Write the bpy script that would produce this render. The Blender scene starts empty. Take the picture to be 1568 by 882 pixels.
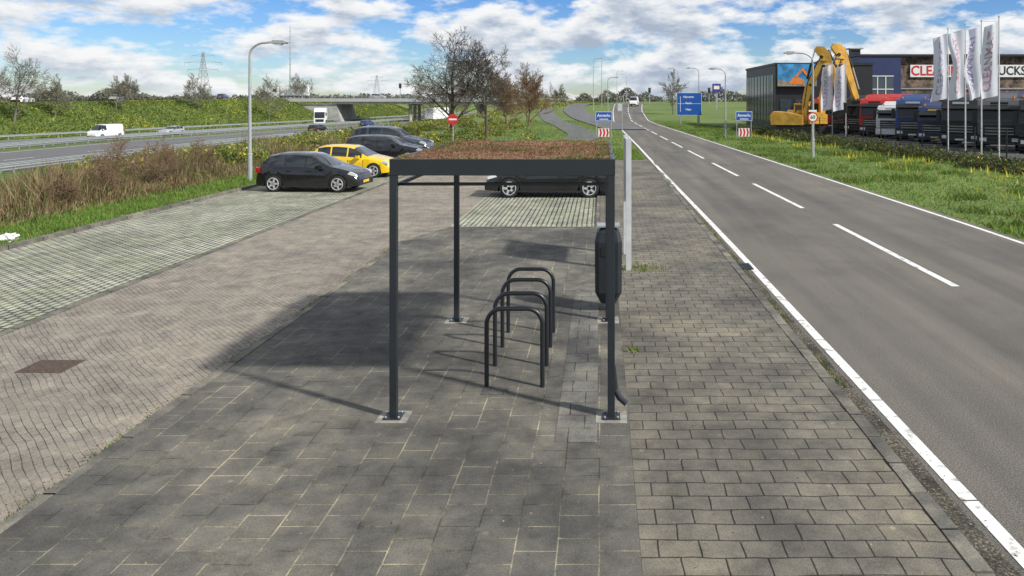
import bpy, math, random
import numpy as np
from mathutils import Vector, Matrix, noise
random.seed(4); rng=np.random.default_rng(4)
scene=bpy.context.scene
R=math.radians
G=-0.06            # street level; the raised platform top is z=0
# ---------------------------------------------------------------- materials
def newmat(name):
    m=bpy.data.materials.new(name); m.use_nodes=True
    nt=m.node_tree; b=nt.nodes['Principled BSDF']; return m,nt,b
def N(nt,t,**k):
    n=nt.nodes.new(t)
    for a,v in k.items(): setattr(n,a,v)
    return n
def ramp(nt,src,stops):
    r=N(nt,'ShaderNodeValToRGB'); e=r.color_ramp.elements
    e[0].position,e[0].color=stops[0][0],(*stops[0][1],1)
    e[1].position,e[1].color=stops[-1][0],(*stops[-1][1],1)
    for p,c in stops[1:-1]:
        q=e.new(p); q.color=(*c,1)
    nt.links.new(src,r.inputs[0]); return r
def noisen(nt,co,scale,detail=6,rough=.6):
    n=N(nt,'ShaderNodeTexNoise'); n.inputs['Scale'].default_value=scale
    n.inputs['Detail'].default_value=detail; n.inputs['Roughness'].default_value=rough
    nt.links.new(co,n.inputs['Vector']); return n.outputs[0]
def mul(nt,a,b,fac=1,mode='MULTIPLY'):
    m=N(nt,'ShaderNodeMix',data_type='RGBA',blend_type=mode); m.inputs[0].default_value=fac
    nt.links.new(a,m.inputs[6]); nt.links.new(b,m.inputs[7]); return m.outputs[2]
def flat(name,c,rough=.6,metal=0,coat=0,var=.15,vs=3,trans=0):
    m,nt,b=newmat(name); co=N(nt,'ShaderNodeTexCoord').outputs['Object']
    n=noisen(nt,co,vs); lo=tuple(x*(1-var) for x in c); hi=tuple(min(1,x*(1+var)) for x in c)
    r=ramp(nt,n,[(.3,lo),(.7,hi)]); nt.links.new(r.outputs[0],b.inputs['Base Color'])
    b.inputs['Roughness'].default_value=rough; b.inputs['Metallic'].default_value=metal
    b.inputs['Coat Weight'].default_value=coat
    if trans:
        t=N(nt,'ShaderNodeBsdfTranslucent'); nt.links.new(r.outputs[0],t.inputs[0])
        mx=N(nt,'ShaderNodeMixShader'); mx.inputs[0].default_value=trans
        nt.links.new(b.outputs[0],mx.inputs[1]); nt.links.new(t.outputs[0],mx.inputs[2]); nt.links.new(mx.outputs[0],nt.nodes['Material Output'].inputs[0])
    return m
def ground_mat(name,stops,scale,bigstops=None,bigscale=.25,rough=.9,bump=.3,fine=None,stretch=None,patch=None):
    m,nt,b=newmat(name); co=N(nt,'ShaderNodeTexCoord').outputs['Object']
    n=noisen(nt,co,scale,8,.7); c=ramp(nt,n,stops).outputs[0]
    if bigstops:
        c2=co
        if stretch:
            mp=N(nt,'ShaderNodeMapping'); mp.inputs['Scale'].default_value=stretch; nt.links.new(co,mp.inputs[0]); c2=mp.outputs[0]
        c=mul(nt,c,ramp(nt,noisen(nt,c2,bigscale,6,.6),bigstops).outputs[0])
    if fine:
        c=mul(nt,c,ramp(nt,noisen(nt,co,fine[0],3,.7),fine[1]).outputs[0])
    if patch: c=mul(nt,c,ramp(nt,noisen(nt,co,patch[0],7,.65),patch[1]).outputs[0])
    nt.links.new(c,b.inputs['Base Color']); b.inputs['Roughness'].default_value=rough
    bp=N(nt,'ShaderNodeBump'); bp.inputs['Strength'].default_value=bump; bp.inputs['Distance'].default_value=.02
    nt.links.new(n,bp.inputs['Height']); nt.links.new(bp.outputs[0],b.inputs['Normal']); return m
def brick_mat(name,c1,c2,mort,w,h,ms,rot=0,off=.5,stain=None,stscale=.35,rough=.85,bump=.5,warp=.012,seedoff=0,smooth=.1,mid=1.0):
    m,nt,b=newmat(name); co=N(nt,'ShaderNodeTexCoord').outputs['Object']
    nz=N(nt,'ShaderNodeTexNoise'); nz.inputs['Scale'].default_value=1.6; nt.links.new(co,nz.inputs['Vector'])
    sub=N(nt,'ShaderNodeVectorMath',operation='MULTIPLY_ADD'); nt.links.new(nz.outputs[1],sub.inputs[0])
    sub.inputs[1].default_value=(warp*2,warp*2,0); nt.links.new(co,sub.inputs[2])
    mp=N(nt,'ShaderNodeMapping'); mp.inputs['Rotation'].default_value=(0,0,rot); mp.inputs['Location'].default_value=(seedoff+300,300,0)
    nt.links.new(sub.outputs[0],mp.inputs[0])
    k=N(nt,'ShaderNodeTexBrick'); k.offset=off; k.inputs['Scale'].default_value=1
    k.inputs['Brick Width'].default_value=w; k.inputs['Row Height'].default_value=h
    k.inputs['Mortar Size'].default_value=ms; k.inputs['Mortar Smooth'].default_value=smooth; k.inputs['Bias'].default_value=0
    k.inputs['Color1'].default_value=(*c1,1); k.inputs['Color2'].default_value=(*c2,1)
    nt.links.new(mp.outputs[0],k.inputs[0])
    mr=ramp(nt,noisen(nt,co,1.3,6,.7),[(.42,tuple(x*.2 for x in mort)),(.60,mort)]); nt.links.new(mr.outputs[0],k.inputs['Mortar'])
    c=k.outputs[0]
    c=mul(nt,c,ramp(nt,noisen(nt,co,70,4,.85),[(.34,(.58,.58,.58)),(.66,(1.42,1.42,1.40))]).outputs[0])
    if stain:
        c=mul(nt,c,ramp(nt,noisen(nt,co,stscale,7,.62),stain).outputs[0])
        c=mul(nt,c,ramp(nt,noisen(nt,co,2.6,8,.75),[(.34,(.58,.58,.59)),(.5,(.96,.96,.96)),(.66,(1.32,1.29,1.22))]).outputs[0],mid)
        sp=N(nt,'ShaderNodeTexVoronoi'); sp.inputs['Scale'].default_value=2.3; nt.links.new(co,sp.inputs['Vector'])
        c=mul(nt,c,ramp(nt,sp.outputs['Distance'],[(.03,(1.9,1.85,1.7)),(.075,(1,1,1))]).outputs[0],.8*mid)
    nt.links.new(c,b.inputs['Base Color']); b.inputs['Roughness'].default_value=rough
    inv=N(nt,'ShaderNodeMath',operation='SUBTRACT'); inv.inputs[0].default_value=1; nt.links.new(k.outputs[1],inv.inputs[1])
    ad=N(nt,'ShaderNodeMath',operation='MULTIPLY_ADD'); nt.links.new(noisen(nt,co,40,5,.8),ad.inputs[0]); ad.inputs[1].default_value=.5; nt.links.new(inv.outputs[0],ad.inputs[2])
    bp=N(nt,'ShaderNodeBump'); bp.inputs['Strength'].default_value=bump; bp.inputs['Distance'].default_value=.014
    nt.links.new(ad.outputs[0],bp.inputs['Height']); nt.links.new(bp.outputs[0],b.inputs['Normal']); return m

stainA=[(.34,(.42,.42,.44)),(.46,(.70,.70,.71)),(.55,(1.0,.985,.95)),(.68,(1.45,1.40,1.28))]
M={}
M['tiles']=brick_mat('concrete_tiles',(.120,.115,.102),(.145,.139,.124),(.36,.33,.235),.30,.30,.0058,rot=R(90),stain=stainA,stscale=.5,bump=.75)
M['slabs']=brick_mat('concrete_slabs',(.148,.138,.117),(.180,.168,.142),(.045,.042,.036),.30,.20,.0065,rot=0,stain=[(.34,(.50,.50,.51)),(.5,(.92,.91,.89)),(.66,(1.34,1.28,1.16))],stscale=.55,warp=.035,bump=.8)
M['lighttiles']=brick_mat('light_tiles',(.145,.143,.135),(.17,.168,.157),(.09,.085,.065),.3,.3,.006,rot=0,stain=stainA,stscale=.9)
M['klinker']=brick_mat('clinker_paving',(.235,.208,.175),(.275,.245,.207),(.175,.155,.125),.21,.07,.004,rot=R(45),stain=[(.3,(.74,.74,.74)),(.5,(1,1,1)),(.68,(1.2,1.18,1.13))],stscale=.35,warp=.04,mid=.8,bump=.35)
M['grasspaver']=brick_mat('grass_paver',(.36,.355,.32),(.44,.43,.395),(.13,.15,.06),.20,.13,.022,rot=R(90),stain=[(.3,(.6,.64,.54)),(.6,(1.05,1.05,1.0)),(.7,(1.15,1.15,1.1))],stscale=.5,smooth=.3,mid=.7)
M['kerb']=brick_mat('kerb_concrete',(.15,.142,.122),(.20,.19,.165),(.04,.04,.03),1.0,5,.012,rot=R(90),stain=stainA,stscale=1.2)
M['asphalt']=ground_mat('asphalt',[(.34,(.050,.046,.041)),(.5,(.108,.100,.089)),(.64,(.245,.228,.20))],75,[(.3,(.72,.72,.72)),(.5,(1,1,1)),(.66,(1.3,1.27,1.2))],1.1,.85,.5,stretch=(1.0,.05,1),patch=(.35,[(.3,(.75,.75,.76)),(.5,(1,1,1)),(.7,(1.15,1.14,1.1))]))
M['asphalt2']=ground_mat('motorway_asphalt',[(.3,(.10,.10,.103)),(.7,(.16,.16,.165))],8,[(.3,(.85,.85,.85)),(.7,(1.1,1.1,1.1))],.5,stretch=(1,.04,1))
M['gutter']=ground_mat('gutter_gravel',[(.38,(.028,.026,.022)),(.52,(.09,.082,.07)),(.66,(.30,.28,.24))],38,[(.36,(.35,.34,.32)),(.6,(1.15,1.12,1.0))],1.8,bump=.8)
M['paint']=ground_mat('road_paint',[(.3,(.62,.62,.6)),(.6,(.8,.8,.78))],14,[(.34,(.42,.41,.39)),(.44,(1,1,1))],6,rough=.7,bump=.1)
M['grass']=ground_mat('grass',[(.3,(.05,.085,.015)),(.5,(.11,.17,.03)),(.7,(.18,.22,.05))],2.5,[(.3,(.65,.7,.6)),(.5,(1,1,1)),(.7,(1.3,1.15,.9))],.08,fine=(25,[(.3,(.6,.6,.6)),(.7,(1.3,1.3,1.2))]))
M['yard']=ground_mat('yard_asphalt',[(.3,(.05,.05,.05)),(.7,(.09,.09,.09))],4)
def leaf(name,c): return flat(name,c,.75,var=.3,vs=.7,trans=.35)
GR=[leaf('blade_green',(.12,.22,.03)),leaf('blade_dark',(.065,.125,.02)),leaf('blade_light',(.20,.29,.045)),leaf('blade_straw',(.34,.29,.13))]
BR=[leaf('reed_brown',(.24,.165,.085)),leaf('reed_dark',(.11,.075,.042)),leaf('reed_straw',(.42,.32,.18)),leaf('reed_green',(.11,.16,.035))]
HG=[leaf('bush_green',(.13,.19,.035)),leaf('bush_dark',(.07,.10,.028)),leaf('bush_yellow',(.62,.55,.05)),leaf('bush_olive',(.22,.24,.06))]
M['bark']=flat('bark',(.095,.08,.064),.9,var=.4,vs=4)
M['barkred']=flat('bark_red',(.19,.125,.075),.9,var=.4,vs=4)
M['barkgrey']=flat('bark_grey',(.16,.145,.12),.9,var=.3,vs=4)
M['frame']=flat('anthracite_steel',(.017,.021,.027),.42,coat=.15,var=.15)
M['rackm']=flat('rack_steel',(.012,.015,.019),.38,coat=.15)
M['galv']=flat('galvanised_steel',(.42,.44,.46),.45,.5,var=.12)
M['poleg']=flat('lamp_grey',(.36,.38,.39),.5,.2)
M['alu']=flat('aluminium_white',(.55,.56,.57),.45,.1,var=.12)
M['concrete']=flat('concrete',(.38,.375,.35),.85,var=.25,vs=.8)
M['concrete2']=flat('footing_concrete',(.29,.28,.245),.85,var=.5,vs=7)
M['white']=flat('white',(.78,.78,.77),.5,var=.05)
M['black']=flat('black_plastic',(.015,.015,.016),.5)
M['rubber']=flat('rubber',(.02,.02,.02),.85)
M['glass']=flat('car_glass',(.02,.025,.03),.06,coat=.5)
M['tglass']=flat('truck_glass',(.015,.018,.022),.25); 
M['rim']=flat('alloy_rim',(.62,.62,.64),.3,.5)
M['red']=flat('red',(.55,.03,.025),.4)
M['blue']=flat('sign_blue',(.012,.09,.38),.4)
M['yellowm']=flat('machine_yellow',(.66,.36,.05),.5,var=.3,vs=1.5)
M['orange']=flat('orange',(.7,.2,.02),.5)
M['lens']=flat('headlight',(.75,.78,.8),.1,.2)
M['tail']=flat('tail_light',(.4,.01,.01),.2)
M['purple']=flat('flag_purple',(.36,.30,.46),.6)
M['flagred']=flat('flag_red',(.50,.25,.30),.6)
M['rust']=ground_mat('rusted_iron',[(.3,(.045,.032,.026)),(.7,(.12,.085,.065))],20)
def paint(name,c,r=.22,coat=.8): return flat(name,c,r,coat=coat,var=.04)
# ---------------------------------------------------------------- mesh builder
class MB:
    def __init__(s): s.v=[];s.f=[];s.m=[]
    def add(s,vs,fs,mi=0):
        o=len(s.v); s.v+= [tuple(p) for p in vs]
        for i,f in enumerate(fs): s.f.append(tuple(j+o for j in f)); s.m.append(mi if isinstance(mi,int) else mi[i])
    def box(s,x0,x1,y0,y1,z0,z1,mi=0,T=None):
        vs=[(x,y,z) for z in(z0,z1) for y in(y0,y1) for x in(x0,x1)]
        if T is not None: vs=[T@Vector(p) for p in vs]
        s.add(vs,[(0,2,3,1),(4,5,7,6),(0,1,5,4),(2,6,7,3),(0,4,6,2),(1,3,7,5)],mi)
    def prism(s,poly,a0,a1,mi=0,axis='y',T=None):
        n=len(poly)
        def mk(p,a):
            q={'y':(p[0],a,p[1]),'x':(a,p[0],p[1]),'z':(p[0],p[1],a)}[axis]
            return T@Vector(q) if T is not None else q
        vs=[mk(p,a0) for p in poly]+[mk(p,a1) for p in poly]
        s.add(vs,[tuple(range(n)),tuple(range(2*n-1,n-1,-1))]+[(i,i+n,(i+1)%n+n,(i+1)%n) for i in range(n)],mi)
    def path(s,pts,rs,n=8,mi=0,cap=True):
        pts=[Vector(p) for p in pts]
        if not hasattr(rs,'__len__'): rs=[rs]*len(pts)
        o=len(s.v); u=None
        for i,p in enumerate(pts):
            d=(pts[min(i+1,len(pts)-1)]-pts[max(i-1,0)])
            if d.length<1e-9: d=Vector((0,0,1))
            d.normalize()
            if u is None: u=d.orthogonal().normalized()
            else:
                u=u-d*u.dot(d)
                u=u.normalized() if u.length>1e-6 else d.orthogonal().normalized()
            w=d.cross(u)
            for k in range(n):
                a=2*math.pi*k/n; q=p+(u*math.cos(a)+w*math.sin(a))*rs[i]; s.v.append((q.x,q.y,q.z))
        for i in range(len(pts)-1):
            for k in range(n):
                a=o+i*n+k; b=o+i*n+(k+1)%n; s.f.append((a,b,b+n,a+n)); s.m.append(mi)
        if cap:
            s.f.append(tuple(o+k for k in range(n-1,-1,-1))); s.m.append(mi)
            e=o+(len(pts)-1)*n; s.f.append(tuple(e+k for k in range(n))); s.m.append(mi)
    def disc(s,c,nrm,r,t,n=20,mi=0):
        c=Vector(c); nrm=Vector(nrm).normalized(); s.path([c-nrm*t/2,c+nrm*t/2],r,n,mi)
    def obj(s,name,mats,loc=(0,0,0),rz=0,smooth=None,bevel=0,scale=1):
        me=bpy.data.meshes.new(name); me.from_pydata(s.v,[],s.f)
        for m in mats: me.materials.append(M[m] if isinstance(m,str) else m)
        me.polygons.foreach_set('material_index',s.m); me.update()
        if smooth:
            me.polygons.foreach_set('use_smooth',[True]*len(me.polygons)); me.set_sharp_from_angle(angle=R(smooth))
        ob=bpy.data.objects.new(name,me); scene.collection.objects.link(ob)
        ob.location=loc; ob.rotation_euler=(0,0,rz); ob.scale=(scale,)*3
        if bevel:
            b=ob.modifiers.new('bevel','BEVEL'); b.width=bevel; b.segments=2; b.limit_method='ANGLE'; b.angle_limit=R(40)
        return ob
def text_geo(txt,size):
    cu=bpy.data.curves.new('t','FONT'); cu.body=txt; cu.size=size; cu.align_x='CENTER'; cu.align_y='CENTER'; cu.offset=size*.02; cu.resolution_u=3
    ob=bpy.data.objects.new('t',cu); scene.collection.objects.link(ob); bpy.context.view_layer.update()
    me=bpy.data.meshes.new_from_object(ob.evaluated_get(bpy.context.evaluated_depsgraph_get()))
    vs=[v.co.copy() for v in me.vertices]; fs=[tuple(p.vertices) for p in me.polygons]
    bpy.data.objects.remove(ob); bpy.data.curves.remove(cu); bpy.data.meshes.remove(me); return vs,fs
def ss(t,a,b):
    t=min(1,max(0,(t-a)/(b-a))); return t*t*(3-2*t)
def lin(t,a,b): return min(1,max(0,(t-a)/(b-a)))
# ---------------------------------------------------------------- terrain
RY=[-60,58,103,141,200,300,600]; RX=[-47,-47,-47.5,-41,-30,-14,30]
def rail(y): return float(np.interp(y,RY,RX))
HW=-2.8
def tz(x,y):
    d=x-rail(y)
    if d>=-40:
        base=G+1.85*ss(y,100,200)
        if y>150 and x<0: base+= 1.5*ss(y,170,196)*(1-ss(x,-22,2))*(1-ss(y,214,240))
        wd=27-11*ss(y,90,180)
        return HW+(base-HW)*lin(d,1,wd)
    T=2.5+.7*ss(y,130,200)
    if y>215: T*=1-.5*ss(y,215,300)
    return HW+(T-HW)*lin(-d,41,54) if -d<66 else T+(0-T)*lin(-d,66,82)
xs=sorted(set([-3000,-1500,-800,-500,-350,-250,-200,-170,-150,-135,-125]+[-118+2*i for i in range(94)]+[75,80,100,130,170,230,320,500,800,1500,3000]))
ys=sorted(set([-40,-20,-10]+[3*i for i in range(0,90)]+[270,280,300,330,370,420,500,650,900,1400,2200,4000]))
mb=MB()
for y in ys:
    for x in xs: mb.v.append((x,y,tz(x,y)))
nx=len(xs)
for j in range(len(ys)-1):
    for i in range(nx-1):
        a=j*nx+i; mb.f.append((a,a+1,a+1+nx,a+nx)); mb.m.append(0)
mb.obj('ground',['grass'],smooth=60)
def strip(name,rows,mat,off=.004):
    b=MB()
    for y,x0,x1 in rows:
        for x in (x0,x1): b.v.append((x,y,tz(x,y)+off))
    for j in range(len(rows)-1):
        a=j*2; b.f.append((a,a+1,a+3,a+2)); b.m.append(0)
    return b.obj(name,[mat])
KY=[-6,19,33,50,95,110,150,200,250]
KXL=[2.66,2.66,2.55,2.40,1.75,1.65,2.2,3.6,8]
KXR=[9.95,9.75,9.35,8.9,7.6,7.3,8.6,11.5,16]
LXL=[3.07,2.90,2.74,2.60,2.05,1.9,2.5,3.9,8.3]
LXC=[6.38,6.10,5.78,5.50,4.75,4.55,5.5,7.7,12.1]
LXR=[9.60,9.52,9.15,8.65,7.35,7.05,8.3,11.2,15.7]
yy=[-6+1.5*i for i in range(72)]+[102+3*i for i in range(50)]
f=lambda X,y: float(np.interp(y,KY,X))
def offs(y): return .006 if y<98 else .006+.05*ss(y,98,120)
def strip2(name,rows,mat,extra):
    b=MB()
    for y,x0,x1 in rows:
        for x in (x0,x1): b.v.append((x,y,tz(x,y)+offs(y)+extra*(1 if y<98 else 4)))
    for j in range(len(rows)-1):
        a=j*2; b.f.append((a,a+1,a+3,a+2)); b.m.append(0)
    return b.obj(name,[mat])
strip2('road',[(y,f(KXL,y),f(KXR,y)) for y in yy],'asphalt',0)
y0=-4
while y0<60:
    strip2('road_edge_marking',[(y,f(LXL,y)-.065,f(LXL,y)+.065) for y in np.linspace(y0,y0+1.98,3)],'paint',.005); y0+=2.0
strip2('road_edge_marking',[(y,f(LXL,y)-.065,f(LXL,y)+.065) for y in yy if y>=60],'paint',.005)
strip2('road_edge_marking',[(y,f(LXR,y)-.06,f(LXR,y)+.06) for y in yy],'paint',.005)
y0=3.6
while y0<240:
    strip2('road_centre_marking',[(y,f(LXC,y)-.07,f(LXC,y)+.07) for y in np.linspace(y0,y0+6.4,4)],'paint',.005); y0+=9.25
strip('gutter',[(y,f(KXL,y)+.005,f(LXL,y)-.13+.035*noise.noise(Vector((y*1.7,0,0)))) for y in np.arange(-5,60,.4)],'gutter',.0105)
def ribbon(name,pts,w,mat,off):
    b=MB(); P=[Vector((p[0],p[1],0)) for p in pts]; Q=[]
    for i in range(len(P)-1):
        a=P[max(i-1,0)];c=P[i];d=P[i+1];e=P[min(i+2,len(P)-1)]
        for k in range(10):
            t=k/10; Q.append(.5*((2*c)+(-a+d)*t+(2*a-5*c+4*d-e)*t*t+(-a+3*c-3*d+e)*t**3))
    Q.append(P[-1])
    for i,q in enumerate(Q):
        t=(Q[min(i+1,len(Q)-1)]-Q[max(i-1,0)]).normalized(); n=Vector((t.y,-t.x,0))*w/2
        for s in(-1,1):
            r=q+n*s; b.v.append((r.x,r.y,max(tz(r.x,r.y),tz(q.x,q.y))+off))
    for i in range(len(Q)-1): b.f.append((2*i,2*i+1,2*i+3,2*i+2)); b.m.append(0)
    return b.obj(name,[mat])
ribbon('cycle_path',[(-6,47),(-1.5,62),(-3.4,84),(-8,118),(-12,160),(-13,190)],3,'asphalt2',.06)
ribbon('side_road',[(2.8,78),(0.3,100),(-3,125),(-5.5,155),(-5,185),(2,206),(12,210),(20,206)],4.5,'asphalt2',.09)
hy=[-40+4*i for i in range(110)]
def hstrip(name,o0,o1,mat,off):
    b=MB()
    for y in hy:
        for o in(o0,o1): b.v.append((rail(y)+o,y,HW+off))
    for j in range(len(hy)-1): a=2*j; b.f.append((a,a+1,a+3,a+2)); b.m.append(0)
    b.obj(name,[mat])
hstrip('motorway',-20.5,-2,'asphalt2',.03); hstrip('motorway',-39,-25,'asphalt2',.03)
for o in(-3.2,-19.3,-26,-37.6): hstrip('motorway_edge_marking',o-.12,o+.12,'paint',.05)
for o in(-7,-11,-30,-34):
    b=MB()
    for k in range(-3,32):
        y=k*12
        b.add([(rail(y)+o-.09,y,HW+.05),(rail(y)+o+.09,y,HW+.05),(rail(y+4)+o+.09,y+4,HW+.05),(rail(y+4)+o-.09,y+4,HW+.05)],[(0,1,2,3)])
    b.obj('motorway_lane_marking',['paint'])
def guard(o):
    b=MB(); pr=[(0,.45),(.05,.5),(0,.56),(0,.64),(.05,.7),(0,.75)]
    for y in hy:
        x=rail(y)+o
        for p in pr: b.v.append((x+p[0],y,HW+p[1]+.05))
    for j in range(len(hy)-1):
        for k in range(5):
            a=j*6+k; b.f.append((a,a+1,a+7,a+6)); b.m.append(0)
    for y in np.arange(-20,300,4.0):
        x=rail(y)+o-.08; b.box(x-.05,x+.05,y-.05,y+.05,HW-.1,HW+.72)
    b.obj('guard_rail',['galv'])
for o in(-.5,-1.6,-21.8,-23.6,-39.8): guard(o)
# ---------------------------------------------------------------- platform & parking
mb=MB()
A=[(-4.42,-4),(.28,-4),(.28,18.45),(-3.7,18.45),(-4.42,16.6)]
mb.prism(A,-.3,0,0,'z'); mb.box(.282,2.52,-4,39,-.3,0,1); mb.box(-.02,.28,18.47,39,-.3,-.002,1)
mb.obj('pavement',['tiles','slabs'])
mb=MB(); mb.box(-.43,-.035,6.9,12.4,.0,.004)
mb.obj('repaired_paving',['lighttiles'])
# kerbs laid as separate, slightly uneven stones
rk=random.Random(9)
mb=MB(); y=-4
while y<33:
    o=rk.uniform(-.012,.012); h=rk.uniform(-.004,.006); mb.box(2.524,2.655+o*.3,y,y+.985,-.3,.006+h); y+=1.0
y=-4
while y<16.4:
    o=rk.uniform(-.018,.018); h=rk.uniform(-.006,.004); mb.box(-4.52+o,-4.424,y,min(y+.985,16.6),-.3,.008+h); y+=1.0
mb.prism([(-4.52,16.64),(-4.424,16.61),(-3.7,18.46),(-3.76,18.56)],-.3,.008,0,'z')
mb.box(-3.69,-.03,18.46,18.56,-.3,.008); mb.box(-.12,-.03,18.57,39,-.3,.008)
mb.obj('kerb',['kerb'])
mb=MB(); mb.box(-12.95,-12.8,-4,46,-.3,G+.1); mb.box(9.98,10.08,-4,5,-.3,G+.03)
mb.obj('kerb',['kerb'])
def quad(name,x0,x1,y0,y1,mat,off): b=MB(); b.add([(x0,y0,G+off),(x1,y0,G+off),(x1,y1,G+off),(x0,y1,G+off)],[(0,1,2,3)]); return b.obj(name,[mat])
quad('driveway',-8.3,-.1,-4,47,'klinker',.005)
quad('parking_bay',-12.8,-8.3,-4,46,'grasspaver',.007)
quad('parking_bay',-3.85,-.12,18.57,38,'grasspaver',.010)
quad('kerb_line',-8.38,-8.24,-4,46,'kerb',.012)
# ---------------------------------------------------------------- scattered vegetation
def blades(name,pts,h,w,mats,wts=None,spread=.5,lean=0):
    n=len(pts); pts=np.asarray(pts); yaw=rng.uniform(0,2*np.pi,n); hh=h*rng.uniform(.45,1.2,n) if np.isscalar(h) else h
    ww=w*rng.uniform(.6,1.3,n)/2; dx=np.cos(yaw)*ww; dy=np.sin(yaw)*ww
    v=np.empty((n,3,3)); v[:,0]=pts; v[:,1]=pts; v[:,2]=pts
    v[:,0,0]-=dx; v[:,0,1]-=dy; v[:,1,0]+=dx; v[:,1,1]+=dy
    v[:,2,0]+=rng.normal(0,spread,n)*hh+lean*hh; v[:,2,1]+=rng.normal(0,spread,n)*hh; v[:,2,2]+=hh
    me=bpy.data.meshes.new(name); me.from_pydata(v.reshape(-1,3).tolist(),[],np.arange(3*n).reshape(n,3).tolist())
    for m in mats: me.materials.append(m)
    me.polygons.foreach_set('material_index',rng.choice(len(mats),n,p=wts).astype(np.int32))
    ob=bpy.data.objects.new(name,me); scene.collection.objects.link(ob); return ob
def nz2(x,y,s,o=0): return noise.noise(Vector((x*s+o,y*s,o)))
def sample(n,fx,ylo,yhi,pw=1.0,keep=None):
    out=[]
    while len(out)<n:
        y=ylo+(yhi-ylo)*random.random()**pw; a,b=fx(y); x=a+(b-a)*random.random()
        if keep and not keep(x,y): continue
        out.append((x,y,tz(x,y)))
    return out
rv=lambda y:(f(KXR,y)+.05,float(np.interp(y,[10,30,68,110],[19,18.5,15,13])))
blades('verge_grass',sample(55000,rv,9,110,1.9),.09,.035,GR,[.45,.13,.36,.06],.5)
blades('verge_grass',sample(26000,rv,9,90,1.7,lambda x,y:nz2(x,y,.45,31)>.12),.20,.045,GR,[.35,.30,.25,.10],.5)
blades('verge_flowers',sample(900,lambda y:(13.2,rv(y)[1]),14,70,1.5,lambda x,y:nz2(x,y,.25,41)>.0),.32,.07,[HG[2]],None,.25)
blades('verge_grass',sample(30000,lambda y:(-15.6,-12.97),9,48,1.3),.13,.03,GR,[.5,.15,.30,.05],.45)
blades('verge_grass',sample(16000,lambda y:(-14,f(KXL,y)-.1) if y>48 else (-.02,2.3),39.2,110,1.4),.16,.05,GR,[.4,.15,.35,.1],.45)
wp=[]
for _ in range(2600):
    y=random.uniform(3,17)
    if nz2(0,y,.9,3)>.0: wp.append((-4.55+random.gauss(0,.04),y,G+.005))
for _ in range(2000):
    y=random.uniform(3,38)
    if nz2(5,y,.7,9)>.14: wp.append((2.70+abs(random.gauss(0,.045)),y,G+.01))
for _ in range(500): wp.append((random.gauss(.7,.25),random.gauss(14,.15),0))
for _ in range(90): wp.append((random.gauss(.42,.04),random.gauss(9.4,.05),0))
blades('kerb_weeds',wp,.045,.018,GR,[.3,.3,.1,.3],.5)
wp=[]
for _ in range(4200):
    s=random.random()
    if s<.45: y=random.uniform(3.5,25); wp.append((2.69+abs(random.gauss(0,.12)),y,G+.012))
    elif s<.8: y=random.uniform(4,17); wp.append((-4.56-abs(random.gauss(0,.12)),y,G+.008))
    else: wp.append((random.uniform(-4.3,2.5),random.uniform(4,16),.002))
blades('leaf_litter',wp,.008,.022,[BR[0],BR[1],BR[2],leaf('grit',(.4,.38,.34))],[.3,.25,.25,.2],1.0)
pts=sample(56000,lambda y:(-21.5,-15.1),9,50,1.2,lambda x,y: nz2(x,y,.5,2)>-.28)
def clump(x,y,s=.35,o=0): return max(0,.58+1.2*nz2(x,y,s,o))
hs=np.array([.98*clump(p[0],p[1],.45,5)*random.uniform(.3,1.1)*ss(-p[0],14.8,16.6)+.12 for p in pts])
blades('rough_grass',pts,hs,.04,BR,[.30,.19,.27,.24],.3)
def bushmass(name,cents,mats,wts,n,sz):
    P=[]
    for (x,y,z,rx,rz) in cents:
        for _ in range(int(n*rx*rx)):
            a=random.uniform(0,6.28); u=random.random()**.5; t=random.random()
            r=rx*u*(1+.35*nz2(x+math.cos(a)*2,y+math.sin(a)*2,.9,1)); hh=rz*math.sqrt(max(0,1-u*u))*(.25+.75*t)*(1+.4*nz2(x+math.cos(a)*r,y+math.sin(a)*r,1.7,7))
            P.append((x+r*math.cos(a),y+r*math.sin(a),z+hh-.1))
    P=np.array(P); return blades(name,P,sz,sz*1.0,mats,wts,.8)
C=[]
for _ in range(90):
    y=random.uniform(30,62); x=-16.5-random.uniform(0,5); C.append((x,y,tz(x,y),random.uniform(.6,1.3),random.uniform(.6,1.15)))
for _ in range(100):
    y=random.uniform(49,105); x=random.uniform(-22,-5.5) if y<60 else random.uniform(-30,-9); C.append((x,y,tz(x,y),random.uniform(.6,1.5),random.uniform(.5,1.2)))
bushmass('hedge',C,HG+[BR[2]],[.40,.13,.10,.27,.10],400,.13)
C=[(x,y,tz(x,y),random.uniform(.3,.8),random.uniform(.4,.9)) for x,y in[(-15.8-random.uniform(0,4),random.uniform(15,31)) for _ in range(22)]]
bushmass('bramble',C,[HG[0],HG[1],HG[3],BR[0]],[.3,.2,.25,.25],420,.10)
pts=[]
while len(pts)<90000:
    y=random.uniform(40,260); d=random.uniform(-60,-40.5); x=rail(y)+d
    pts.append((x,y,tz(x,y)))
yl=[p for p in pts if nz2(p[0],p[1],.11,11)>.14 and random.random()<.45]; gl=[p for p in pts if not(nz2(p[0],p[1],.11,11)>.14) or random.random()<.5]
blades('slope_vegetation',gl,.28,.30,HG,[.60,.08,.02,.30],.8); blades('slope_flowers',yl,.42,.20,[HG[2],HG[3],HG[0]],[.30,.28,.42],.7)
pts=[]
while len(pts)<26000:
    y=random.uniform(60,230); d=random.uniform(.5,26); x=rail(y)+d
    if nz2(x,y,.12,21)<-.1: continue
    pts.append((x,y,tz(x,y)))
blades('slope_vegetation',pts,.5,.3,HG+[BR[2]],[.36,.1,.12,.25,.17],.7)
C=[]
hx=lambda y: float(np.interp(y,[25,30,68,80],[18.8,18.0,14.3,13.8]))
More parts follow.
